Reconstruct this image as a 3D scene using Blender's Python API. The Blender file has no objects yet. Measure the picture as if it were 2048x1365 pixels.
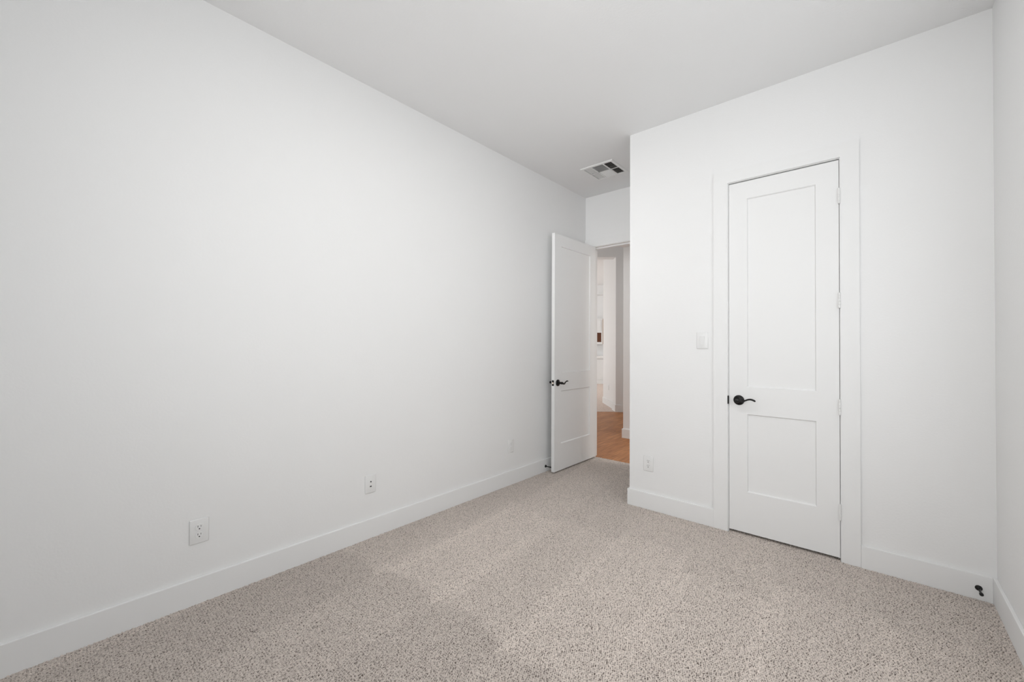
import bpy, bmesh, math, random
import numpy as np
from mathutils import Vector, Matrix
random.seed(4)
S = bpy.context.scene
COL = S.collection

# ------------------------------------------------------------------ camera
H = 3.048                       # ceiling height
YC, YE, XN, W = 3.208, 4.239, 1.044, 3.026   # closet wall, entry wall, corner of the nib, right wall
YB = -1.15                      # wall behind the camera
YAW, PIT, ROL = 0.718984, 0.011043, 0.0044843
F_PX = 825.35
CAM = Vector((2.5575, 0.0, 1.2974))
Fd = Vector((-math.sin(YAW)*math.cos(PIT), math.cos(YAW)*math.cos(PIT), math.sin(PIT)))
Rr = Vector((math.cos(YAW), math.sin(YAW), 0))
Uu = Rr.cross(Fd)
R2 = Rr*math.cos(ROL) + Uu*math.sin(ROL)
U2 = -Rr*math.sin(ROL) + Uu*math.cos(ROL)
cd = bpy.data.cameras.new('camera')
cam = bpy.data.objects.new('camera', cd)
COL.objects.link(cam)
m = Matrix((R2, U2, -Fd)).transposed().to_4x4()
m.translation = CAM
cam.matrix_world = m
cd.sensor_width = 36.0
cd.lens = F_PX/2048*36
cd.clip_start = 0.01
S.camera = cam

# ------------------------------------------------------------------ world, lights, exposure
S.view_settings.view_transform = 'Standard'
S.view_settings.look = 'None'
S.view_settings.gamma = 1
S.view_settings.exposure = -0.08
wd = bpy.data.worlds.new('daylight_sky'); S.world = wd
wd.use_nodes = True
wd.node_tree.nodes['Background'].inputs[0].default_value = (0.93, 0.97, 1.0, 1)
wd.node_tree.nodes['Background'].inputs[1].default_value = 2.45

def area(name, loc, target, sx, sy, power, col=(1, 1, 1), spread=180):
    l = bpy.data.lights.new(name, 'AREA'); l.shape = 'RECTANGLE'
    l.size = sx; l.size_y = sy; l.energy = power; l.color = col; l.spread = math.radians(spread)
    o = bpy.data.objects.new(name, l); COL.objects.link(o)
    o.location = loc
    o.rotation_euler = (Vector(target)-Vector(loc)).to_track_quat('-Z', 'Y').to_euler()
    return o
WIN_Y0, WIN_Y1, WIN_Z0, WIN_Z1 = 1.02, 2.32, 0.85, 2.42      # side window, just beside the camera
BW_X0, BW_X1, BW_Z0, BW_Z1 = 1.45, 2.85, 0.85, 2.42          # window in the wall behind the camera
area('side_window_daylight', (W+0.045, 1.67, 1.635), (0, 1.67, 1.635), 1.18, 1.45, 2.9)
area('recess_fill_wide', (2.15, YB-0.045, 1.635), (0.6, YE, 2.6), 1.28, 1.45, 15.5, (1, 1, 1), 100)  # added fill from behind, aimed high at the entry recess to brighten it
area('recess_fill_beam', (2.15, YB-0.045, 1.635), (0.0, YE, 2.3), 1.0, 1.45, 1.1, (1, 1, 1), 20)  # added narrow beam that lifts the entry recess, not sky light
area('ceiling_light_glow', (1.56, 1.43, H-0.085), (1.56, 1.43, 0), 0.28, 0.28, 8.6, (1.0, 0.99, 0.97))
area('hall_fill', (2.3, 4.85, 2.66), (2.3, 4.85, 0), 0.3, 0.3, 24, (1.0, 0.98, 0.95))  # added fill for the hall, unseen and without a fixture
area('foyer_fill', (-2.7, 4.95, 1.9), (-0.8, 7.9, 1.4), 1.0, 2.4, 24, (1.0, 0.995, 0.985))  # added area lamp standing in for unseen foyer windows
area('far_room_fill', (-6.4, 8.3, 1.9), (-4.6, 12.6, 1.5), 2.4, 2.4, 120, (1.0, 0.995, 0.985))  # added fill aimed at the far cabinets, no window built there

# ------------------------------------------------------------------ materials
def new_mat(name, col, rough=0.5, spec=0.5, metal=0.0):
    mt = bpy.data.materials.new(name); mt.use_nodes = True
    b = mt.node_tree.nodes['Principled BSDF']
    b.inputs['Base Color'].default_value = (*col, 1)
    b.inputs['Roughness'].default_value = rough
    b.inputs['Specular IOR Level'].default_value = spec
    b.inputs['Metallic'].default_value = metal
    return mt
def add_bump(mt, scale, strength, dist, detail=2.0, col_var=0.0):
    nt = mt.node_tree; b = nt.nodes['Principled BSDF']
    tc = nt.nodes.new('ShaderNodeTexCoord'); n = nt.nodes.new('ShaderNodeTexNoise'); bp = nt.nodes.new('ShaderNodeBump')
    n.inputs['Scale'].default_value = scale; n.inputs['Detail'].default_value = detail
    bp.inputs['Strength'].default_value = strength; bp.inputs['Distance'].default_value = dist
    nt.links.new(tc.outputs['Object'], n.inputs['Vector'])
    nt.links.new(n.outputs['Fac'], bp.inputs['Height']); nt.links.new(bp.outputs['Normal'], b.inputs['Normal'])
    return mt
M_wall = add_bump(new_mat('wall_paint', (0.90, 0.90, 0.897), 0.55, 0.25), 95, 0.35, 0.0012)
M_ceil = add_bump(new_mat('ceiling_paint', (0.90, 0.90, 0.90), 0.75, 0.1), 90, 0.4, 0.0012)
M_trim = new_mat('trim_enamel', (0.892, 0.892, 0.888), 0.5, 0.2)
M_door = new_mat('door_enamel', (0.892, 0.892, 0.888), 0.5, 0.2)
M_plate = new_mat('white_plastic', (0.87, 0.87, 0.865), 0.35, 0.5)
M_slot = new_mat('slot_black', (0.01, 0.01, 0.01), 0.6)
M_grey = new_mat('slot_grey', (0.48, 0.48, 0.47), 0.6)
M_black = new_mat('black_bronze', (0.004, 0.0037, 0.0035), 0.36, 0.32, 0.0)
M_rubber = new_mat('black_rubber', (0.012, 0.012, 0.012), 0.6)
M_brass = new_mat('latch_steel', (0.55, 0.47, 0.40), 0.35, 0.5, 1.0)
M_vent = new_mat('vent_enamel', (0.90, 0.90, 0.89), 0.45, 0.4)
M_duct = new_mat('duct_dark', (0.035, 0.026, 0.022), 0.8)
M_hinge = new_mat('painted_hinge', (0.86, 0.86, 0.85), 0.35, 0.5)
M_counter = new_mat('pale_stone', (0.86, 0.84, 0.82), 0.25, 0.5)
M_cabwhite = new_mat('cabinet_white', (0.86, 0.86, 0.85), 0.4, 0.4)
M_cabwood = new_mat('cabinet_side_wood', (0.42, 0.30, 0.22), 0.5)
M_niche = new_mat('niche_brown_wood', (0.11, 0.03, 0.006), 0.5)
M_lamp = new_mat('lamp_diffuser', (0.9, 0.9, 0.9), 0.5)
_b = M_lamp.node_tree.nodes['Principled BSDF']
_b.inputs['Emission Color'].default_value = (1.0, 0.96, 0.9, 1)
_b.inputs['Emission Strength'].default_value = 9.0

def wood_mat():
    mt = new_mat('oak_planks', (0.45, 0.2, 0.09), 0.5, 0.22)
    nt = mt.node_tree; b = nt.nodes['Principled BSDF']; L = nt.links.new
    tc = nt.nodes.new('ShaderNodeTexCoord')
    mp = nt.nodes.new('ShaderNodeMapping'); mp.inputs['Rotation'].default_value = (0, 0, math.radians(90))
    br = nt.nodes.new('ShaderNodeTexBrick')
    br.inputs['Scale'].default_value = 1.0; br.inputs['Brick Width'].default_value = 1.5; br.inputs['Row Height'].default_value = 0.15
    br.inputs['Mortar Size'].default_value = 0.0016; br.inputs['Bias'].default_value = 0.0
    br.inputs['Color1'].default_value = (0.57, 0.265, 0.112, 1); br.inputs['Color2'].default_value = (0.48, 0.21, 0.084, 1)
    br.inputs['Mortar'].default_value = (0.24, 0.105, 0.048, 1)
    L(tc.outputs['Object'], mp.inputs['Vector']); L(mp.outputs['Vector'], br.inputs['Vector'])
    mp2 = nt.nodes.new('ShaderNodeMapping'); mp2.inputs['Scale'].default_value = (22, 1.6, 1)
    L(tc.outputs['Object'], mp2.inputs['Vector'])
    n = nt.nodes.new('ShaderNodeTexNoise'); n.inputs['Scale'].default_value = 2.2; n.inputs['Detail'].default_value = 5
    L(mp2.outputs['Vector'], n.inputs['Vector'])
    cr = nt.nodes.new('ShaderNodeValToRGB')
    cr.color_ramp.elements[0].position = 0.3; cr.color_ramp.elements[0].color = (0.62, 0.58, 0.55, 1)
    cr.color_ramp.elements[1].position = 0.7; cr.color_ramp.elements[1].color = (1.12, 1.12, 1.12, 1)
    L(n.outputs['Fac'], cr.inputs['Fac'])
    mx = nt.nodes.new('ShaderNodeMixRGB'); mx.blend_type = 'MULTIPLY'; mx.inputs['Fac'].default_value = 1
    L(br.outputs['Color'], mx.inputs['Color1']); L(cr.outputs['Color'], mx.inputs['Color2'])
    # knots
    v = nt.nodes.new('ShaderNodeTexVoronoi'); v.inputs['Scale'].default_value = 1.6
    mp3 = nt.nodes.new('ShaderNodeMapping'); mp3.inputs['Scale'].default_value = (2.4, 1, 1)
    L(tc.outputs['Object'], mp3.inputs['Vector']); L(mp3.outputs['Vector'], v.inputs['Vector'])
    cr2 = nt.nodes.new('ShaderNodeValToRGB')
    cr2.color_ramp.elements[0].position = 0.015; cr2.color_ramp.elements[0].color = (0.35, 0.3, 0.28, 1)
    cr2.color_ramp.elements[1].position = 0.05; cr2.color_ramp.elements[1].color = (1, 1, 1, 1)
    L(v.outputs['Distance'], cr2.inputs['Fac'])
    mx2 = nt.nodes.new('ShaderNodeMixRGB'); mx2.blend_type = 'MULTIPLY'; mx2.inputs['Fac'].default_value = 1
    L(mx.outputs['Color'], mx2.inputs['Color1']); L(cr2.outputs['Color'], mx2.inputs['Color2'])
    L(mx2.outputs['Color'], b.inputs['Base Color'])
    return mt
M_wood = wood_mat()

def far_carpet_mat():
    mt = new_mat('far_carpet', (0.42, 0.36, 0.32), 0.95, 0.1)
    nt = mt.node_tree; b = nt.nodes['Principled BSDF']; L = nt.links.new
    tc = nt.nodes.new('ShaderNodeTexCoord'); n = nt.nodes.new('ShaderNodeTexNoise'); n.inputs['Scale'].default_value = 90
    cr = nt.nodes.new('ShaderNodeValToRGB')
    cr.color_ramp.elements[0].position = 0.35; cr.color_ramp.elements[0].color = (0.56, 0.45, 0.39, 1)
    cr.color_ramp.elements[1].position = 0.6; cr.color_ramp.elements[1].color = (0.80, 0.68, 0.61, 1)
    L(tc.outputs['Object'], n.inputs['Vector']); L(n.outputs['Fac'], cr.inputs['Fac']); L(cr.outputs['Color'], b.inputs['Base Color'])
    return mt
M_fcarpet = far_carpet_mat()

def carpet_mat():
    mt = new_mat('loop_carpet', (0.45, 0.4, 0.36), 0.95, 0.08)
    nt = mt.node_tree; b = nt.nodes['Principled BSDF']
    a = nt.nodes.new('ShaderNodeAttribute'); a.attribute_name = 'yarn_and_shade'
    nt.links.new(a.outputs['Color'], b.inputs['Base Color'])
    b.inputs['Sheen Weight'].default_value = 0.12
    return mt
M_carpet = carpet_mat()

def glass_mat():
    mt = bpy.data.materials.new('window_glass'); mt.use_nodes = True
    nt = mt.node_tree; nt.nodes.clear()
    o = nt.nodes.new('ShaderNodeOutputMaterial'); mx = nt.nodes.new('ShaderNodeMixShader')
    t = nt.nodes.new('ShaderNodeBsdfTransparent'); g = nt.nodes.new('ShaderNodeBsdfGlossy'); g.inputs['Roughness'].default_value = 0.02
    mx.inputs[0].default_value = 0.06
    nt.links.new(t.outputs[0], mx.inputs[1]); nt.links.new(g.outputs[0], mx.inputs[2]); nt.links.new(mx.outputs[0], o.inputs[0])
    return mt
M_glass = glass_mat()

# ------------------------------------------------------------------ mesh helpers
class MB:
    def __init__(self):
        self.bm = bmesh.new()
    def box(self, x0, x1, y0, y1, z0, z1, bev=0.0, seg=2):
        r = bmesh.ops.create_cube(self.bm, size=1.0)
        vs = r['verts']
        for v in vs:
            v.co = Vector(((x0+x1)/2 + v.co.x*(x1-x0), (y0+y1)/2 + v.co.y*(y1-y0), (z0+z1)/2 + v.co.z*(z1-z0)))
        if bev:
            es = list({e for v in vs for e in v.link_edges})
            bmesh.ops.bevel(self.bm, geom=es, offset=bev, segments=seg, profile=0.5, affect='EDGES')
        return self
    def prism(self, pts, z0, z1):
        lo = [self.bm.verts.new((x, y, z0)) for x, y in pts]; hi = [self.bm.verts.new((x, y, z1)) for x, y in pts]
        n = len(pts)
        self.bm.faces.new(lo[::-1]); self.bm.faces.new(hi)
        for i in range(n):
            self.bm.faces.new((lo[i], lo[(i+1) % n], hi[(i+1) % n], hi[i]))
        return self
    def frame_u(self, x0, x1, x2, x3, zb, zi, zt, ya, yb_):
        """one-piece door casing: legs x0..x1 and x2..x3, head zi..zt"""
        pts = [(x0, zb), (x1, zb), (x1, zi), (x2, zi), (x2, zb), (x3, zb), (x3, zt), (x0, zt)]
        a = [self.bm.verts.new((x, ya, z)) for x, z in pts]; c = [self.bm.verts.new((x, yb_, z)) for x, z in pts]
        self.bm.faces.new(a); self.bm.faces.new(c[::-1])
        for i in range(8):
            self.bm.faces.new((a[i], a[(i+1) % 8], c[(i+1) % 8], c[i]))
        return self
    def lathe(self, prof, origin, axis, seg=32):
        """prof: (radius, height along axis)"""
        q = Vector((0, 0, 1)).rotation_difference(Vector(axis).normalized())
        rings = []
        for r, h in prof:
            if r < 1e-6:
                rings.append([self.bm.verts.new(Vector(origin) + q @ Vector((0, 0, h)))])
            else:
                rings.append([self.bm.verts.new(Vector(origin) + q @ Vector((r*math.cos(2*math.pi*i/seg), r*math.sin(2*math.pi*i/seg), h))) for i in range(seg)])
        for a, b in zip(rings[:-1], rings[1:]):
            for i in range(seg):
                j = (i+1) % seg
                if len(a) == 1 and len(b) == 1: continue
                if len(a) == 1: self.bm.faces.new((a[0], b[i], b[j]))
                elif len(b) == 1: self.bm.faces.new((a[i], a[j], b[0]))
                else: self.bm.faces.new((a[i], a[j], b[j], b[i]))
        return self
    def tube(self, pts, radii, squash=1.0, up=(0, 0, 1), seg=14):
        """swept elliptical tube; radii along 'up' = r, across = r*squash"""
        pts = [Vector(p_) for p_ in pts]; rings = []
        for i, p_ in enumerate(pts):
            t = (pts[min(i+1, len(pts)-1)] - pts[max(i-1, 0)]).normalized()
            s = t.cross(Vector(up)).normalized(); u = s.cross(t)
            rings.append([self.bm.verts.new(p_ + u*radii[i]*math.sin(2*math.pi*k/seg) + s*radii[i]*squash*math.cos(2*math.pi*k/seg)) for k in range(seg)])
        for a, b in zip(rings[:-1], rings[1:]):
            for k in range(seg):
                self.bm.faces.new((a[k], a[(k+1) % seg], b[(k+1) % seg], b[k]))
        self.bm.faces.new(rings[0][::-1]); self.bm.faces.new(rings[-1])
        return self
    def build(self, name, mat, parent=None, smooth=False, kind=None, label=None, cat=None, group=None):
        bmesh.ops.recalc_face_normals(self.bm, faces=self.bm.faces)
        me = bpy.data.meshes.new(name); self.bm.to_mesh(me); self.bm.free()
        me.materials.append(mat)
        if smooth:
            me.polygons.foreach_set('use_smooth', [True]*len(me.polygons))
            me.set_sharp_from_angle(angle=math.radians(40))
        o = bpy.data.objects.new(name, me); COL.objects.link(o)
        if parent: o.parent = parent
        tag(o, label, cat, group, kind)
        return o
def tag(o, label=None, cat=None, group=None, kind=None):
    if label: o['label'] = label
    if cat: o['category'] = cat
    if group: o['group'] = group
    if kind: o['kind'] = kind
def empty(name, loc, label=None, cat=None, group=None, kind=None, rotz=0.0):
    o = bpy.data.objects.new(name, None); o.empty_display_size = 0.05
    COL.objects.link(o); o.location = loc; o.rotation_euler = (0, 0, rotz)
    tag(o, label, cat, group, kind)
    return o
def struct(mb, name, mat, label=None, parent=None, smooth=False):
    return mb.build(name, mat, parent, smooth, None if parent else 'structure', label)

# ------------------------------------------------------------------ bedroom shell
T = 0.115
DX0, DX1, DTOP = 1.788, 2.405, 2.4515        # closet opening between the jambs
b = MB().box(-T, 0, YB-T, YE, -0.012, H)
struct(b, 'wall_left', M_wall, 'long white textured wall with three cover plates low down')
b = MB()
b.box(XN, DX0-0.02, YC, YC+T, -0.012, H).box(DX1+0.02, W, YC, YC+T, -0.012, H).box(DX0-0.02, DX1+0.02, YC, YC+T, DTOP+0.02, H)
struct(b, 'wall_closet', M_wall, 'white wall holding the closed narrow closet door')
struct(MB().box(XN, XN+T, YC+T, YE, -0.012, H), 'wall_nib', M_wall, 'white side wall of the entry recess')
b = MB()
b.box(W, W+T, YB-T, WIN_Y0, -0.012, H).box(W, W+T, WIN_Y1, YE, -0.012, H)
b.box(W, W+T, WIN_Y0, WIN_Y1, -0.012, WIN_Z0).box(W, W+T, WIN_Y0, WIN_Y1, WIN_Z1, H)
struct(b, 'wall_right', M_wall, 'white wall at the right edge, meeting the closet wall')
b = MB()
b.box(0, BW_X0, YB-T, YB, -0.012, H).box(BW_X1, W, YB-T, YB, -0.012, H)
b.box(BW_X0, BW_X1, YB-T, YB, -0.012, BW_Z0).box(BW_X0, BW_X1, YB-T, YB, BW_Z1, H)
struct(b, 'wall_back', M_wall, 'white wall behind the viewpoint with a window')
# entry wall with the door opening
EX0, EX1, ETOP = 0.0885, 0.905, 2.4475
b = MB()
b.box(-3.4, EX0-0.02, YE, YE+T, -0.012, H).box(EX1+0.02, 3.4, YE, YE+T, -0.012, H).box(EX0-0.02, EX1+0.02, YE, YE+T, ETOP+0.02, H)
struct(b, 'wall_entry', M_wall, 'white wall with the open doorway to the hall')
# ceiling with the register cut-out
VX0, VX1, VY0, VY1 = 0.400, 0.702, 3.518, 3.842
b = MB()
b.box(-T, VX0, YB-T, YE, H, H+0.1).box(VX1, W+T, YB-T, YE, H, H+0.1)
b.box(VX0, VX1, YB-T, VY0, H, H+0.1).box(VX0, VX1, VY1, YE, H, H+0.1)
struct(b, 'ceiling', M_ceil, 'smooth white bedroom ceiling')
struct(MB().box(0, W, YB, YE+0.055, -0.06, -0.012), 'floor', M_fcarpet, 'bedroom floor slab under the carpet')

# baseboards 128 mm high
BH, BT = 0.128, 0.0145
def bb(name, x0, x1, y0, y1, label):
    return struct(MB().box(x0, x1, y0, y1, -0.011, BH, 0.0022, 2), name, M_trim, label)
bb('baseboard_left', 0, BT, YB, YE, 'white baseboard along the long plain wall')
CAS_L0, CAS_L1, CAS_R0, CAS_R1, CAS_T = 1.692, 1.784, 2.409, 2.499, 2.541
bb('baseboard_closet', XN-BT, CAS_L0, YC-BT, YC, 'short white baseboard between the wall corner and closet casing')
bb('baseboard_corner', CAS_R1, W-BT, YC-BT, YC, 'white baseboard carrying a black door stop by the corner')
bb('baseboard_nib', XN-BT, XN, YC, YE, 'white baseboard inside the entry recess')
bb('baseboard_right', W-BT, W, YB, YC, 'white baseboard at the right edge')
bb('baseboard_back', BT, W-BT, YB, YB+BT, 'white baseboard behind the viewpoint')

# closet casing (U shape) and jamb
CT = 0.0155
b = MB()
b.frame_u(CAS_L0, CAS_L1, CAS_R0, CAS_R1, -0.011, DTOP+0.004, CAS_T, YC-CT, YC)
struct(b, 'trim_1', M_trim, 'flat white casing around the closet door')
b = MB()
b.box(DX0-0.02, DX0, YC-0.003, YC+T, -0.011, DTOP).box(DX1, DX1+0.02, YC-0.003, YC+T, -0.011, DTOP)
b.box(DX0-0.02, DX1+0.02, YC-0.003, YC+T, DTOP, DTOP+0.02)
b.box(DX0, DX0+0.012, YC+0.040, YC+0.075, -0.011, DTOP).box(DX1-0.012, DX1, YC+0.040, YC+0.075, -0.011, DTOP).box(DX0+0.012, DX1-0.012, YC+0.040, YC+0.075, DTOP-0.012, DTOP)
struct(b, 'trim_2', M_trim, 'white jamb lining of the closet doorway')
# entry casing and jamb
b = MB()
b.frame_u(0.0, EX0-0.004, EX1+0.004, XN-BT, -0.011, ETOP+0.004, ETOP+0.095, YE-CT, YE)
struct(b, 'trim_3', M_trim, 'flat white casing around the open bedroom doorway')
b = MB()
b.box(EX0-0.02, EX0, YE-0.003, YE+T+0.003, -0.011, ETOP).box(EX1, EX1+0.02, YE-0.003, YE+T+0.003, -0.011, ETOP)
b.box(EX0-0.02, EX1+0.02, YE-0.003, YE+T+0.003, ETOP, ETOP+0.02)
b.box(EX0, EX0+0.0105, YE+0.042, YE+0.078, -0.011, ETOP).box(EX1-0.014, EX1, YE+0.042, YE+0.078, -0.011, ETOP)
b.box(EX0+0.014, EX1-0.014, YE+0.042, YE+0.078, ETOP-0.014, ETOP)
struct(b, 'trim_4', M_trim, 'white jamb lining with stop of the open bedroom doorway')

# windows (both beside or behind the viewpoint)
def window(name, horizontal, a0, a1, z0, z1, face, out, label):
    """horizontal axis x or y; face = wall face coordinate, out = +1/-1 outward"""
    def bx(mb, p0, p1, d0, d1, q0, q1, bev=0.0):
        lo, hi = sorted((face+out*d0, face+out*d1))
        if horizontal == 'x': mb.box(p0, p1, lo, hi, q0, q1, bev)
        else: mb.box(lo, hi, p0, p1, q0, q1, bev)
    e = empty(name, (0, 0, 0), label, None, None, 'structure')
    f = MB(); fw = 0.045
    bx(f, a0, a0+fw, 0.05, 0.10, z0, z1); bx(f, a1-fw, a1, 0.05, 0.10, z0, z1)
    bx(f, a0+fw, a1-fw, 0.05, 0.10, z0, z0+fw); bx(f, a0+fw, a1-fw, 0.05, 0.10, z1-fw, z1)
    bx(f, a0+fw, a1-fw, 0.055, 0.095, (z0+z1)/2-0.02, (z0+z1)/2+0.02)
    f.build('window_frame', M_trim, e)
    g = MB(); bx(g, a0+fw, a1-fw, 0.072, 0.078, z0+fw, (z0+z1)/2-0.02); bx(g, a0+fw, a1-fw, 0.072, 0.078, (z0+z1)/2+0.02, z1-fw)
    g.build('pane', M_glass, e)
    s = MB(); bx(s, a0-0.03, a1+0.03, -0.03, 0.05, z0-0.02, z0, 0.002)
    s.build('window_sill', M_trim, e)
window('window_1', 'y', WIN_Y0, WIN_Y1, WIN_Z0, WIN_Z1, W, 1, 'white framed sash window in the side wall')
window('window_2', 'x', BW_X0, BW_X1, BW_Z0, BW_Z1, YB, -1, 'white framed sash window behind the viewpoint')

# ------------------------------------------------------------------ panelled doors
def panel_leaf(w, h, t, xa, xb, zs, rec=0.0115, sl=0.0055):
    """Shaker leaf in the XZ plane, front face at y=0, back at y=t; zs = [(z0,z1),(z0,z1)] panels"""
    bm = bmesh.new()
    xs = [0, xa, xb, w]; zz = [0, zs[0][0], zs[0][1], zs[1][0], zs[1][1], h]
    def quad(*c):
        bm.faces.new([bm.verts.new(p_) for p_ in c])
    for y0, s in ((0.0, 1), (t, -1)):
        for i in range(3):
            for k in range(5):
                x0, x1, z0, z1 = xs[i], xs[i+1], zz[k], zz[k+1]
                if i == 1 and k in (1, 3):
                    yr = y0+s*rec
                    o = [(x0, y0, z0), (x1, y0, z0), (x1, y0, z1), (x0, y0, z1)]
                    n = [(x0+sl, yr, z0+sl), (x1-sl, yr, z0+sl), (x1-sl, yr, z1-sl), (x0+sl, yr, z1-sl)]
                    for a in range(4):
                        c = (a+1) % 4
                        quad(o[a], o[c], n[c], n[a])
                    quad(*n)
                else:
                    quad((x0, y0, z0), (x1, y0, z0), (x1, y0, z1), (x0, y0, z1))
    for x in (0, w):
        for k in range(5): quad((x, 0, zz[k]), (x, t, zz[k]), (x, t, zz[k+1]), (x, 0, zz[k+1]))
    for z in (0, h):
        for i in range(3): quad((xs[i], 0, z), (xs[i+1], 0, z), (xs[i+1], t, z), (xs[i], t, z))
    bmesh.ops.remove_doubles(bm, verts=bm.verts, dist=1e-5)
    mb = MB(); mb.bm.free(); mb.bm = bm
    return mb

def lever_handle(parent, origin, out, along, pts, label=None):
    """origin on the leaf face; out = unit vector away from the leaf; along = horizontal unit vector of the lever"""
    O, o_, a_ = Vector(origin), Vector(out), Vector(along)
    Z = Vector((0, 0, 1))
    h = empty('door_handle', (0, 0, 0)); h.parent = parent
    if label: h['label'] = label
    MB().lathe([(0, 0.0), (0.0335, 0.0), (0.0345, 0.003), (0.033, 0.007), (0.027, 0.0105), (0.018, 0.0125), (0.013, 0.0145), (0, 0.0145)], O, o_, 40).build('rosette', M_black, h, True)
    MB().lathe([(0, 0.012), (0.0125, 0.012), (0.0115, 0.024), (0.0105, 0.034), (0.0125, 0.044), (0.0135, 0.052), (0.0115, 0.060), (0.006, 0.0635), (0, 0.064)], O, o_, 28).build('hub', M_black, h, True)
    # smooth curve through the control points (along, up, out)
    P = [O + a_*p_[0] + Z*p_[1] + o_*p_[2] for p_ in pts]; Rd = [p_[3] for p_ in pts]
    cp, cr = [], []
    n = len(P)
    for i in range(n-1):
        p0, p1, p2, p3 = P[max(i-1, 0)], P[i], P[i+1], P[min(i+2, n-1)]
        for k in range(6):
            t = k/6
            cp.append(0.5*((2*p1)+(p2-p0)*t+(2*p0-5*p1+4*p2-p3)*t*t+(3*p1-p0-3*p2+p3)*t**3))
            cr.append(Rd[i]*(1-t)+Rd[i+1]*t)
    cp.append(P[-1]); cr.append(Rd[-1])
    MB().tube(cp, cr, 1.25, (0, 0, 1), 16).build('lever', M_black, h, True)
    return h

# closet door (hinged on the side nearest the room corner)
cl = panel_leaf(2.4025-1.7905, 2.4435-0.0190, 0.035, 0.1135, 0.4975, [(0.2790, 0.8130), (0.9990, 2.3030)])
door2 = cl.build('door_2', M_door, None, False, 'structure', 'closed white two panel closet door with black lever handle')
door2.location = (1.7905, YC-0.002, 0.0190)
door2p = empty  # keep the name free
def child_local(parent, mb, name, mat, smooth=False, label=None):
    o = mb.build(name, mat, parent, smooth, None, label)
    o.matrix_parent_inverse = Matrix.Translation(-Vector(parent.location)) if parent.type == 'MESH' else Matrix.Identity(4)
    return o
wave = [(0.0, 0.000, 0.050, 0.0095), (0.014, 0.000, 0.052, 0.0090), (0.032, -0.003, 0.052, 0.0062), (0.050, 0.006, 0.052, 0.0052),
        (0.068, 0.0135, 0.052, 0.0056), (0.084, 0.0150, 0.051, 0.0060), (0.098, 0.0105, 0.049, 0.0064), (0.107, 0.0055, 0.048, 0.0058), (0.110, 0.004, 0.0475, 0.002)]
hd = lever_handle(door2, (1.853, YC-0.002, 0.925), (0, -1, 0), (1, 0, 0), wave, 'black curved lever on a round rosette')
hd.matrix_parent_inverse = Matrix.Translation(-Vector(door2.location))
# black strike lip in the jamb gap
child_local(door2, MB().box(1.7835, 1.7915, YC-0.019, YC-0.002, 0.894, 0.951, 0.0015), 'strike_plate', M_black, False, 'black strike lip at the door edge')
for zc in (2.2185, 1.581, 0.9325, 0.2985):
    hb = MB()
    for k in range(5):
        z0 = zc-0.0475+k*0.019
        hb.lathe([(0, z0+0.0004), (0.0053, z0+0.0002), (0.0057, z0+0.0010), (0.0057, z0+0.0180), (0.0053, z0+0.0188), (0, z0+0.0186)], (2.4040, YC-0.0200, 0), (0, 0, 1), 16)
    hb.box(2.4000, 2.4060, YC-0.016, YC-0.0021, zc-0.047, zc+0.047)
    child_local(door2, hb, 'hinge', M_hinge, True)

# entry door standing open along the long wall: leaf front faces +x
LW, LY0 = 0.820, 3.432
en = panel_leaf(LW, 2.449-0.016, 0.036, 0.121, 0.699, [(0.272, 0.816), (1.003, 2.313)])
door1 = en.build('door_1', M_door, None, False, 'structure', 'white two panel bedroom door standing open against the wall')
door1.matrix_world = Matrix.Translation((0.1265, LY0, 0.016)) @ Matrix.Rotation(math.radians(90), 4, 'Z')
bpy.context.view_layer.update()
INV1 = door1.matrix_world.inverted()
def child1(mb, name, mat, smooth=False, label=None):
    o = mb.build(name, mat, door1, smooth, None, label); o.matrix_parent_inverse = INV1; return o
wave2_full = [(0.0, 0.000, 0.050, 0.0100), (0.014, -0.003, 0.053, 0.0105), (0.030, -0.008, 0.053, 0.0098), (0.046, -0.008, 0.053, 0.0088),
         (0.062, 0.001, 0.052, 0.0058), (0.078, 0.010, 0.052, 0.0050), (0.094, 0.0155, 0.051, 0.0066), (0.110, 0.0155, 0.050, 0.0072), (0.122, 0.0125, 0.049, 0.0048), (0.126, 0.011, 0.0485, 0.002)]
wave2 = [(a*0.93, u*0.95, o_, q_*0.92) for a, u, o_, q_ in wave2_full]
h1 = lever_handle(door1, (0.1265, LY0+0.0585, 0.918), (1, 0, 0), (0, 1, 0), wave2, 'black wave shaped lever on the room side')
h1.matrix_parent_inverse = INV1
wave3 = [(a, u, o_*0.80, r) for a, u, o_, r in wave2]
h1b = lever_handle(door1, (0.0905, LY0+0.0585, 0.918), (-1, 0, 0), (0, 1, 0), wave3, 'black lever on the side facing the wall')
h1b.matrix_parent_inverse = INV1
child1(MB().box(0.0965, 0.1205, LY0-0.0016, LY0, 0.889, 0.946, 0.0006), 'latch_plate', M_black, False, 'black latch face plate on the door edge')
child1(MB().prism([(0.1005, LY0-0.0016), (0.1165, LY0-0.0016), (0.1165, LY0-0.0050), (0.1050, LY0-0.0110)], 0.910, 0.924), 'latch_bolt', M_brass, False, 'small metal latch bolt')

# ------------------------------------------------------------------ wall plates
PW, PH, PT = 0.0795, 0.121, 0.0055
def plate_base(loc, rotz, name, label, cat, group=None):
    return empty(name, loc, label, cat, group, None, rotz)
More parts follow.
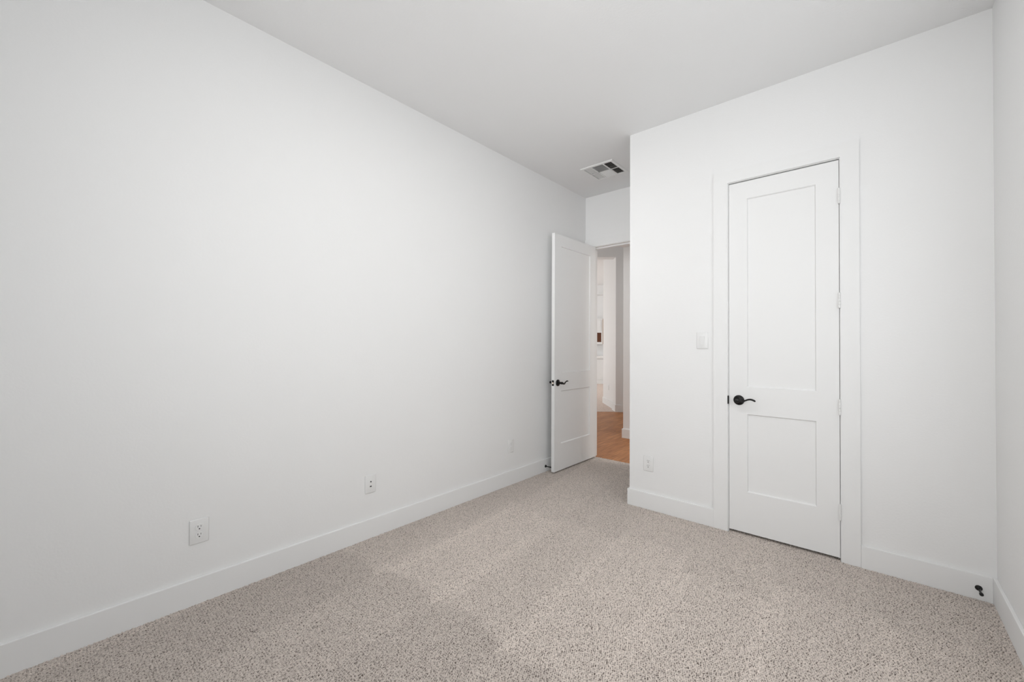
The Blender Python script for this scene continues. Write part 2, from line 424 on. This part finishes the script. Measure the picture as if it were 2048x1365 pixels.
# local frame: plate lies in the XZ plane, faces -Y
def cover(e, holes=None):
    b_ = MB(); b_.box(-PW/2, PW/2, -PT, 0, -PH/2, PH/2, 0.0036, 3)
    return b_.build('cover_plate', M_plate, e, True)
def screw(e, z, x=0):
    MB().lathe([(0, 0), (0.0032, 0), (0.0030, 0.0009), (0.0012, 0.0013), (0, 0.0013)], (x, -PT, z), (0, -1, 0), 14).build('screw', M_plate, e, True)
def outlet(loc, rotz, label, dark=M_slot, group=None):
    e = plate_base(loc, rotz, 'wall_outlet', label, 'outlet', group)
    cover(e)
    for zc in (0.0195, -0.0195):
        pts = []
        for k in range(40):
            a = 2*math.pi*k/40
            x, z = 0.0172*math.cos(a), max(-0.0158, min(0.0158, 0.0172*math.sin(a)))
            pts.append((x, z))
        bmq = MB()
        lo = [bmq.bm.verts.new((x, -PT+0.0005, z+zc)) for x, z in pts]; hi = [bmq.bm.verts.new((x*0.96, -PT-0.0016, z*0.96+zc)) for x, z in pts]
        bmq.bm.faces.new(hi)
        for i in range(40): bmq.bm.faces.new((lo[i], lo[(i+1) % 40], hi[(i+1) % 40], hi[i]))
        r = bmq.build('receptacle', M_plate, e, False)
        y1 = -PT-0.0016
        s = MB().box(-0.0072, -0.0050, y1-0.0003, y1+0.001, zc+0.0005, zc+0.0095)
        s.build('slot', dark, r)
        MB().box(0.0052, 0.0072, y1-0.0003, y1+0.001, zc+0.0015, zc+0.0088).build('slot', dark, r)
        MB().lathe([(0, 0), (0.0030, 0), (0.0030, 0.0004), (0, 0.0004)], (0, y1, zc-0.0072), (0, -1, 0), 16).build('ground_hole', dark, r)
    screw(e, 0)
    return e
RL = math.radians(90)      # faces +x on the long wall
outlet((0, 0.5365, 0.3575), RL, 'white duplex outlet on the long wall, nearest the foreground, largest of the outlets')
outlet((0, 2.9095, 0.3570), RL, 'white duplex outlet on the long wall beside the open door edge', M_grey)
outlet((1.2035, YC, 0.360), 0, 'white duplex outlet low on the closet wall near the outer corner')
e = plate_base((0, 1.4765, 0.3605), RL, 'cable_wall_plate', 'white plate with two small dark jacks, between the two outlets on the long wall', 'wall plate')
cover(e)
MB().lathe([(0, 0), (0.0048, 0), (0.0048, 0.002), (0.0038, 0.002), (0.0038, 0.006), (0, 0.006)], (0, -PT, 0.0150), (0, -1, 0), 6).build('coax_jack', M_slot, e, False, None, 'dark threaded coaxial jack')
MB().lathe([(0, 0), (0.0095, 0), (0.0090, 0.0012), (0, 0.0012)], (0, -PT, 0.0150), (0, -1, 0), 24).build('jack_collar', M_plate, e, True)
MB().box(-0.0085, 0.0085, -PT-0.0010, -PT+0.001, -0.0235, -0.0090, 0.0004).build('phone_jack', M_plate, e)
MB().box(-0.0060, 0.0060, -PT-0.0014, -PT, -0.0205, -0.0125).build('jack_opening', M_slot, e)
screw(e, 0.0420); screw(e, -0.0420)
e = plate_base((1.6118, YC, 1.3405), 0, 'light_switch', 'white rocker light switch on the wall beside the closet door', 'light switch')
cover(e)
MB().box(-0.0172, 0.0172, -PT-0.0008, -PT+0.001, -0.0340, 0.0340, 0.0006).build('rocker_frame', M_plate, e)
rk = MB(); bmx = rk.bm
prof = [(-0.0325, 0.0004), (-0.0325, 0.0016), (0.0, 0.0030), (0.0325, 0.0058), (0.0325, 0.0004)]
for x in (-0.0152, 0.0152):
    pass
va = [bmx.verts.new((-0.0152, -PT-0.0002-d, z)) for z, d in prof]; vb = [bmx.verts.new((0.0152, -PT-0.0002-d, z)) for z, d in prof]
bmx.faces.new(va); bmx.faces.new(vb[::-1])
for i in range(5): bmx.faces.new((va[i], va[(i+1) % 5], vb[(i+1) % 5], vb[i]))
rk.build('rocker', M_plate, e)
screw(e, 0.0485); screw(e, -0.0485)

# ------------------------------------------------------------------ door stops
def door_stop(loc, direction, length, label):
    e = empty('door_stop', loc, label, 'door stop')
    d = Vector(direction)
    MB().lathe([(0, 0), (0.0138, 0), (0.0138, 0.0025), (0.0115, 0.007), (0.006, 0.011), (0.0045, 0.013), (0, 0.013)], (0, 0, 0), d, 24).build('base_flange', M_black, e, True)
    MB().lathe([(0, 0.010), (0.0046, 0.010), (0.0046, length-0.012), (0, length-0.012)], (0, 0, 0), d, 16).build('rod', M_black, e, True)
    MB().lathe([(0, length-0.014), (0.0065, length-0.014), (0.0078, length-0.011), (0.0078, length-0.002), (0.0065, length), (0, length)], (0, 0, 0), d, 20).build('rubber_tip', M_rubber, e, True)
door_stop((BT, 3.4385, 0.0575), (1, 0.0, 0), 0.0745, 'black rigid door stop behind the open bedroom door')
door_stop((2.9610, YC-BT, 0.0600), (0, -1, 0), 0.080, 'black rigid door stop on the baseboard in the room corner')

# ------------------------------------------------------------------ ceiling register
vent = empty('ceiling_vent', ((VX0+VX1)/2, (VY0+VY1)/2, H), 'square white ceiling air register with slatted sections above the entry recess', 'air vent')
def vchild(mb, name, mat, smooth=False, label=None, par=vent):
    o = mb.build(name, mat, par, smooth, None, label)
    o.matrix_parent_inverse = Matrix.Translation(-Vector(vent.location)); return o
fx0, fx1, fy0, fy1 = 0.377, 0.727, 3.500, 3.864
fb = MB(); q = fb.bm
def ring(x0, x1, y0, y1, z): return [q.verts.new(c) for c in ((x0, y0, z), (x1, y0, z), (x1, y1, z), (x0, y1, z))]
rs = [ring(fx0, fx1, fy0, fy1, H-0.0005), ring(fx0, fx1, fy0, fy1, H-0.003), ring(fx0+0.006, fx1-0.006, fy0+0.006, fy1-0.006, H-0.008),
      ring(fx0+0.028, fx1-0.028, fy0+0.028, fy1-0.028, H-0.009), ring(fx0+0.030, fx1-0.030, fy0+0.030, fy1-0.030, H+0.004)]
for a, c in zip(rs[:-1], rs[1:]):
    for i in range(4): q.faces.new((a[i], a[(i+1) % 4], c[(i+1) % 4], c[i]))
vchild(fb, 'frame', M_vent)
ix0, ix1, iy0, iy1 = fx0+0.029, fx1-0.029, fy0+0.029, fy1-0.029
ym = (iy0+iy1)/2
c1, c2 = ix0+0.082, ix1-0.082
b = MB()
b.box(ix0, ix1, ym-0.005, ym+0.005, H-0.0085, H-0.0065)
for xc in (c1, c2): b.box(xc-0.006, xc+0.006, iy0, iy1, H-0.0085, H-0.0065)
vchild(b, 'divider_bars', M_vent)
def blades(x0, x1, y0, y1, axis, tilt, n, name_label):
    """axis: direction in which blades run; tilt = horizontal lean of the top edge"""
    mb = MB()
    for i in range(n):
        t = (i+0.5)/n
        zb, zt = H-0.0075, H+0.0075
        if axis == 'y':
            x = x0+(x1-x0)*t
            pts = [(x, y0, zb), (x, y1, zb), (x+tilt, y1, zt), (x+tilt, y0, zt)]
            off = Vector((0.0011, 0, 0))
        else:
            y = y0+(y1-y0)*t
            pts = [(x0, y, zb), (x1, y, zb), (x1, y+tilt, zt), (x0, y+tilt, zt)]
            off = Vector((0, 0.0011, 0))
        lo = [mb.bm.verts.new(Vector(c)) for c in pts]; hi = [mb.bm.verts.new(Vector(c)+off) for c in pts]
        mb.bm.faces.new(lo); mb.bm.faces.new(hi[::-1])
        for k in range(4): mb.bm.faces.new((lo[k], lo[(k+1) % 4], hi[(k+1) % 4], hi[k]))
    vchild(mb, 'louver_bank', M_vent, False, name_label)
g = 0.006
blades(ix0, c1-g, iy0, ym-0.005, 'y', 0.0120, 5, None)
blades(ix0, c1-g, ym+0.005, iy1, 'y', 0.0120, 5, None)
blades(c1+g, c2-g, iy0, ym-0.005, 'x', 0.0150, 10, None)
blades(c1+g, c2-g, ym+0.005, iy1, 'x', -0.016, 10, None)
blades(c2+g, ix1, iy0, ym-0.005, 'y', -0.0145, 5, 'slats showing the dark duct between them')
blades(c2+g, ix1, ym+0.005, iy1, 'y', -0.0145, 5, 'slats showing the dark duct between them')
b = MB()
b.box(VX0-0.002, VX0, VY0, VY1, H+0.004, H+0.2).box(VX1, VX1+0.002, VY0, VY1, H+0.004, H+0.2)
b.box(VX0, VX1, VY0-0.002, VY0, H+0.004, H+0.2).box(VX0, VX1, VY1, VY1+0.002, H+0.004, H+0.2).box(VX0, VX1, VY0, VY1, H+0.2, H+0.21)
vchild(b, 'duct', M_duct, False, 'dark duct behind the slats')

# ------------------------------------------------------------------ ceiling light
lamp = empty('ceiling_light', (1.56, 1.43, H), 'round flush ceiling light in the middle of the bedroom ceiling', 'ceiling light')
MB().lathe([(0, 0), (0.165, 0), (0.165, -0.018), (0.150, -0.022), (0.150, -0.018), (0, -0.018)], (0, 0, 0), (0, 0, 1), 48).build('rim', M_plate, lamp, True)
MB().lathe([(0.150, -0.018), (0.145, -0.035), (0.12, -0.055), (0.08, -0.070), (0.04, -0.077), (0, -0.079)], (0, 0, 0), (0, 0, 1), 48).build('diffuser', M_lamp, lamp, True)

# ------------------------------------------------------------------ hall and rooms beyond, in the frame of the angled walls
Fh = Vector((-math.sin(YAW), math.cos(YAW), 0)); C2 = Vector((CAM.x, CAM.y, 0))
def rf(r, f): v = C2 + Rr*r + Fh*f; return (v.x, v.y)
def rfbox(mb, r0, r1, f0, f1, z0, z1):
    mb.prism([rf(r0, f0), rf(r1, f0), rf(r1, f1), rf(r0, f1)], z0, z1); return mb
HY = YE+T
HX = -0.110           # left end of the hall wall and of its low ceiling
F0 = 8.13             # near face of the angled wall
# wood floor from the threshold to the angled wall
b = MB().prism([(-3.0, YE+0.055), (3.4, YE+0.055), (3.4, 5.6), (HX+0.02, 5.6), (HX+0.02, 9.2), rf(4.2, F0+0.02), rf(-0.4, F0+0.02), (-3.0, 6.0)], -0.05, 0.0)
struct(b, 'floor_hall', M_wood, 'warm oak plank floor of the hall')
b = MB(); rfbox(b, -3.5, 2.30, F0+0.02, 15, -0.05, 0.004); rfbox(b, 2.30, 5.5, F0+0.12, 15, -0.05, 0.004)
rfbox(b, -0.4, 2.04, F0+0.004, F0+0.02, -0.05, 0.0045)
struct(b, 'floor_far', M_fcarpet, 'carpet of the room past the hall')
b = MB().box(HX, 3.4, 5.444, 5.444+T, -0.01, 2.70)
struct(b, 'wall_hall', M_wall, 'white hall wall end seen through the doorway')
bb('baseboard_hall', HX-BT, 3.4, 5.444-BT, 5.444, 'white baseboard end on the hall wall')
struct(MB().box(HX, HX+T, 5.444+T, 9.4, -0.01, 3.9), 'wall_foyer', M_wall, 'white foyer side wall')
struct(MB().box(HX-BT, HX, 5.444, 9.0, -0.01, BH), 'baseboard_foyer', M_trim, 'white baseboard of the foyer side wall')
struct(MB().box(HX, 3.5, YE+T, 5.444+T, 2.70, 2.78).box(HX, HX+T, YE+T, 5.444+T, 2.78, 3.9), 'ceiling_hall', M_ceil, 'low white hall ceiling')
struct(MB().box(3.4, 3.5, YE, 5.6, -0.01, 2.8), 'wall_hall_end', M_wall, 'white hall end wall')
struct(MB().box(-3.1, HX+T, YE+T, 9.4, 3.9, 4.0), 'ceiling_foyer', M_ceil, 'high white foyer ceiling')
struct(MB().box(-3.1, HX, YE, YE+T, H, 4.0), 'wall_foyer_upper', M_wall, 'white upper foyer wall')
struct(MB().box(-3.1, -3.0, YE+T, 6.3, -0.01, 4.0), 'wall_foyer_left', M_wall, 'white foyer wall on the far side')
# angled wall with a tall opening; the pier to its right is seen through the door
OPZ = 3.055
b = MB()
rfbox(b, 2.045, 4.3, F0, F0+0.24, -0.01, 4.0)
rfbox(b, 0.30, 2.045, F0, F0+0.24, OPZ, 4.0)
rfbox(b, -2.6, 0.30, F0, F0+0.24, -0.01, 4.0)
rfbox(b, 2.085, 2.30, F0+0.24, 9.43, -0.01, 3.4)
struct(b, 'wall_angled', M_wall, 'white angled wall with a tall cased opening past the hall')
b = MB()
rfbox(b, 2.045-BT, 4.2, F0-BT, F0, -0.01, 0.135); rfbox(b, 2.045-BT, 2.045, F0, F0+0.24, -0.01, 0.135)
rfbox(b, 2.045-BT, 2.085, F0+0.24, F0+0.24+BT, -0.01, 0.135)
rfbox(b, 2.085-BT, 2.085, F0+0.24+BT, 9.43+BT, -0.01, 0.135)
struct(b, 'baseboard_angled', M_trim, 'white baseboard wrapping the angled wall pier')
# far room shell
b = MB(); rfbox(b, -3.5, 5.5, 14.75, 14.9, -0.01, 4.0)
struct(b, 'wall_far', M_wall, 'white wall of the farthest room')
b = MB(); rfbox(b, 5.4, 5.5, F0+0.24, 14.75, -0.01, 4.0); rfbox(b, -3.6, -3.5, F0, 14.9, -0.01, 4.0)
struct(b, 'wall_far_sides', M_wall, 'white side walls of the farthest room')
b = MB(); rfbox(b, -3.5, 5.4, F0+0.24, 14.75, 3.42, 3.5)
struct(b, 'ceiling_far', M_ceil, 'white ceiling of the farthest room')
# far cabinets
rot = YAW
def cab(name, r, f, label, cat):
    x, y = rf(r, f); return empty(name, (x, y, 0), label, cat, None, None, rot)
e = cab('base_cabinet', 2.6, 14.10, 'white base cabinet with pale worktop at the far end past the hall', 'cabinet')
MB().box(-1.2, 0.68, 0.02, 0.62, 0.0, 0.865).build('body', M_cabwhite, e)
MB().box(-1.2, 0.68, 0.0, 0.02, 0.0, 0.135).build('toe_board', M_cabwhite, e)
MB().box(-1.22, 0.70, -0.03, 0.64, 0.865, 0.955, 0.004).build('countertop', M_counter, e, False, None, 'pale stone worktop')
for k in range(3): MB().box(-1.18+k*0.6, -0.60+k*0.6, 0.002, 0.02, 0.15, 0.85, 0.003).build('cabinet_door', M_cabwhite, e)
e = cab('wall_cabinet', 2.6, 14.35, 'white wall cabinet with dark brown open niche and wood side at the far end', 'cabinet')
b = MB(); b.box(-1.2, 0.555, 0.02, 0.38, 1.76, 2.21).box(-1.2, 0.555, 0.02, 0.38, 1.36, 1.43)
b.build('body', M_cabwhite, e)
MB().box(-1.2, 0.515, 0.05, 0.38, 1.43, 1.76).build('niche', M_niche, e, False, None, 'dark brown wood interior of the open niche')
MB().box(0.515, 0.555, 0.02, 0.38, 1.43, 1.76).build('niche_stile', M_cabwhite, e)
MB().box(0.555, 0.600, 0.00, 0.38, 1.36, 2.25).build('side_panel', M_cabwood, e, False, None, 'brown wood side panel')
for k in range(3): MB().box(-1.17+k*0.56, -0.62+k*0.56, 0.002, 0.02, 1.83, 2.17, 0.003).build('cabinet_door', M_cabwhite, e)
MB().box(-1.2, 0.555, -0.01, 0.38, 2.21, 2.25, 0.004).build('crown', M_cabwhite, e)
b = MB(); rfbox(b, 0.5, 3.6, 14.40, 14.75, 3.13, 3.42); rfbox(b, 0.5, 3.6, 14.37, 14.75, 3.10, 3.13)
struct(b, 'trim_5', M_trim, 'white boxed soffit with ledge in the farthest room')
x, y = rf(2.085, 8.90)
oh = outlet((x, y, 0.41), math.radians(-90)+YAW, 'tiny white outlet on the wall past the hall opening', M_grey)

# ------------------------------------------------------------------ carpet: loop pile as a modelled surface
def carpet():
    rng = np.random.default_rng(11)
    st = 0.00205
    x0, x1, y0, y1 = 0.004, W-0.004, YB+0.004, YE+0.058
    X = np.arange(x0, x1, st)
    Y = np.concatenate([np.arange(y0, -0.15, 0.007), np.arange(-0.15, y1, st)])
    nx, ny = len(X), len(Y)
    gx, gy = np.meshgrid(X.astype(np.float32), Y.astype(np.float32))
    def lattice(pitch_x, pitch_y, jit, stagger):
        """nearest jittered point: distance in cells, vector to it, index"""
        mx_, my_ = int((x1-x0)/pitch_x)+6, int((y1-y0)/pitch_y)+6
        jx = rng.uniform(-jit, jit, (my_, mx_)); jy = rng.uniform(-jit, jit, (my_, mx_))
        cx = (gx-x0)/pitch_x+2.2; cy = (gy-y0)/pitch_y+2.2
        ic = np.floor(cx).astype(np.int32); jc = np.floor(cy).astype(np.int32)
        best = np.full(gx.shape, 9.0, np.float32); second = best.copy()
        bi = np.zeros(gx.shape, np.int32); bj = bi.copy()
        vx = np.zeros(gx.shape, np.float32); vy = vx.copy()
        for di in (-1, 0, 1):
            for dj in (-1, 0, 1):
                i = ic+di; j = jc+dj
                dx = cx-(i+0.5+jx[j, i]+stagger*(j % 2)); dy = cy-(j+0.5+jy[j, i])
                d = np.hypot(dx, dy); c = d < best
                second = np.where(c, best, np.minimum(second, d))
                best = np.where(c, d, best); bi = np.where(c, i, bi); bj = np.where(c, j, bj)
                vx = np.where(c, dx, vx); vy = np.where(c, dy, vy)
        return best, second, bi, bj, vx, vy, (my_, mx_)
    # light loops, about 7 mm apart
    best, second, bi, bj, vx, vy, shp = lattice(0.0052, 0.0056, 0.34, 0.0)
    hh = rng.uniform(0.55, 1.0, shp)[bj, bi]; tt = rng.normal(0, 0.06, shp)[bj, bi]
    dome = np.sqrt(np.clip(1-(best/0.85)**2, 0, 1)); edge = np.clip((second-best)/0.30, 0, 1)
    z = -0.0050+0.0090*hh*dome*(0.45+0.55*edge)
    # short dark pits with painted gap shade, in staggered rows, about 14 mm apart
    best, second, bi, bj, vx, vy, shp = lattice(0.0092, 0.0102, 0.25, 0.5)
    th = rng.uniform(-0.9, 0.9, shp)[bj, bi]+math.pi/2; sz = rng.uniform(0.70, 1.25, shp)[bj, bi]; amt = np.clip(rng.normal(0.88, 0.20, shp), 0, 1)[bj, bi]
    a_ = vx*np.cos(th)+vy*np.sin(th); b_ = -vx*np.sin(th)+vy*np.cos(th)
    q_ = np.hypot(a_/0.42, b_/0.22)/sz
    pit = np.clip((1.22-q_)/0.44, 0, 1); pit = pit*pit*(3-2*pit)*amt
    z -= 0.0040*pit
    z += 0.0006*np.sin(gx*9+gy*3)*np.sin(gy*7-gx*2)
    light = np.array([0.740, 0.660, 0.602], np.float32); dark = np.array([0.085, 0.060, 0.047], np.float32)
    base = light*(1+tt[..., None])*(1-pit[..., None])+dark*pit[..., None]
    # vacuum swaths: pile brushed one way or the other, so it reads lighter or darker
    sm = lambda e0, e1, v: np.clip((v-e0)/(e1-e0), 0, 1)**2*(3-2*np.clip((v-e0)/(e1-e0), 0, 1))
    wob = 0.03*np.sin(gy*1.5+1)
    colx = (gx+wob+0.10*(gy-1.3))/0.45
    ci = np.floor(colx).astype(int) % 16; fr = colx-np.floor(colx)
    off1 = rng.uniform(-0.10, 0.12, 16)[ci]; off2 = rng.uniform(-0.15, 0.15, 16)[ci]; ct = rng.uniform(-0.035, 0.035, 16)[ci]
    e1 = 1.30+off1-0.12*np.abs(fr-0.5); e2 = 2.62+off2-0.12*np.abs(fr-0.5)
    a = 1-sm(-0.035, 0.035, gy-e1); bq = sm(-0.035, 0.035, gy-e1)*(1-sm(-0.03, 0.03, gy-e2))
    far = 1-sm(1.7, 2.2, gx)
    vac = 1 - 0.07*a*(1-sm(1.5, 1.9, gx)) + 0.055*bq*sm(0.0, 0.5, gx) + ct*1.4 + 0.05*(np.abs(fr-0.5) > 0.38)*bq
    patch = 0.02*np.sin(gx*5+1.3*np.sin(gy*3))*np.sin(gy*4+np.sin(gx*6))
    base *= (vac+patch)[..., None]
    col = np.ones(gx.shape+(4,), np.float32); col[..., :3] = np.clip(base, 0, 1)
    # keep only room area (not under walls)
    keep_v = ((gx < XN-BT-0.0) | (gy < YC-BT) | ((gx > DX0+0.001) & (gx < DX1-0.001) & (gy < YC+0.10))) & (gx > BT-0.002) & (gx < W-BT+0.002) & (gy > YB+BT-0.002)
    keep_v &= ~((gy > YE-CT) & ((gx < EX0+0.001) | (gx > EX1-0.001)))
    kq = keep_v[:-1, :-1] & keep_v[1:, :-1] & keep_v[:-1, 1:] & keep_v[1:, 1:]
    idx = np.arange(nx*ny).reshape(ny, nx)
    quads = np.stack([idx[:-1, :-1], idx[:-1, 1:], idx[1:, 1:], idx[1:, :-1]], -1)[kq]
    used = np.zeros(nx*ny, bool); used[quads.ravel()] = True
    remap = np.cumsum(used)-1
    quads = remap[quads].astype(np.int32)
    co = np.stack([gx.ravel(), gy.ravel(), z.ravel()], -1)[used].astype(np.float32)
    co[:, :2] += rng.normal(0, 0.00025, (len(co), 2))
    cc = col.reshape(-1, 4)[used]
    me = bpy.data.meshes.new('carpet')
    me.vertices.add(len(co)); me.vertices.foreach_set('co', co.ravel())
    me.loops.add(quads.size); me.loops.foreach_set('vertex_index', quads.ravel())
    me.polygons.add(len(quads)); me.polygons.foreach_set('loop_start', np.arange(0, quads.size, 4, dtype=np.int32))
    me.polygons.foreach_set('use_smooth', np.ones(len(quads), bool))
    me.update(calc_edges=True)
    at = me.color_attributes.new('yarn_and_shade', 'FLOAT_COLOR', 'POINT')
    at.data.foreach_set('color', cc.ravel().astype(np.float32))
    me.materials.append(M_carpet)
    o = bpy.data.objects.new('carpet', me); COL.objects.link(o)
    tag(o, 'beige loop carpet, shade between loops painted in, covering the bedroom floor', 'carpet', None, 'stuff')
carpet()
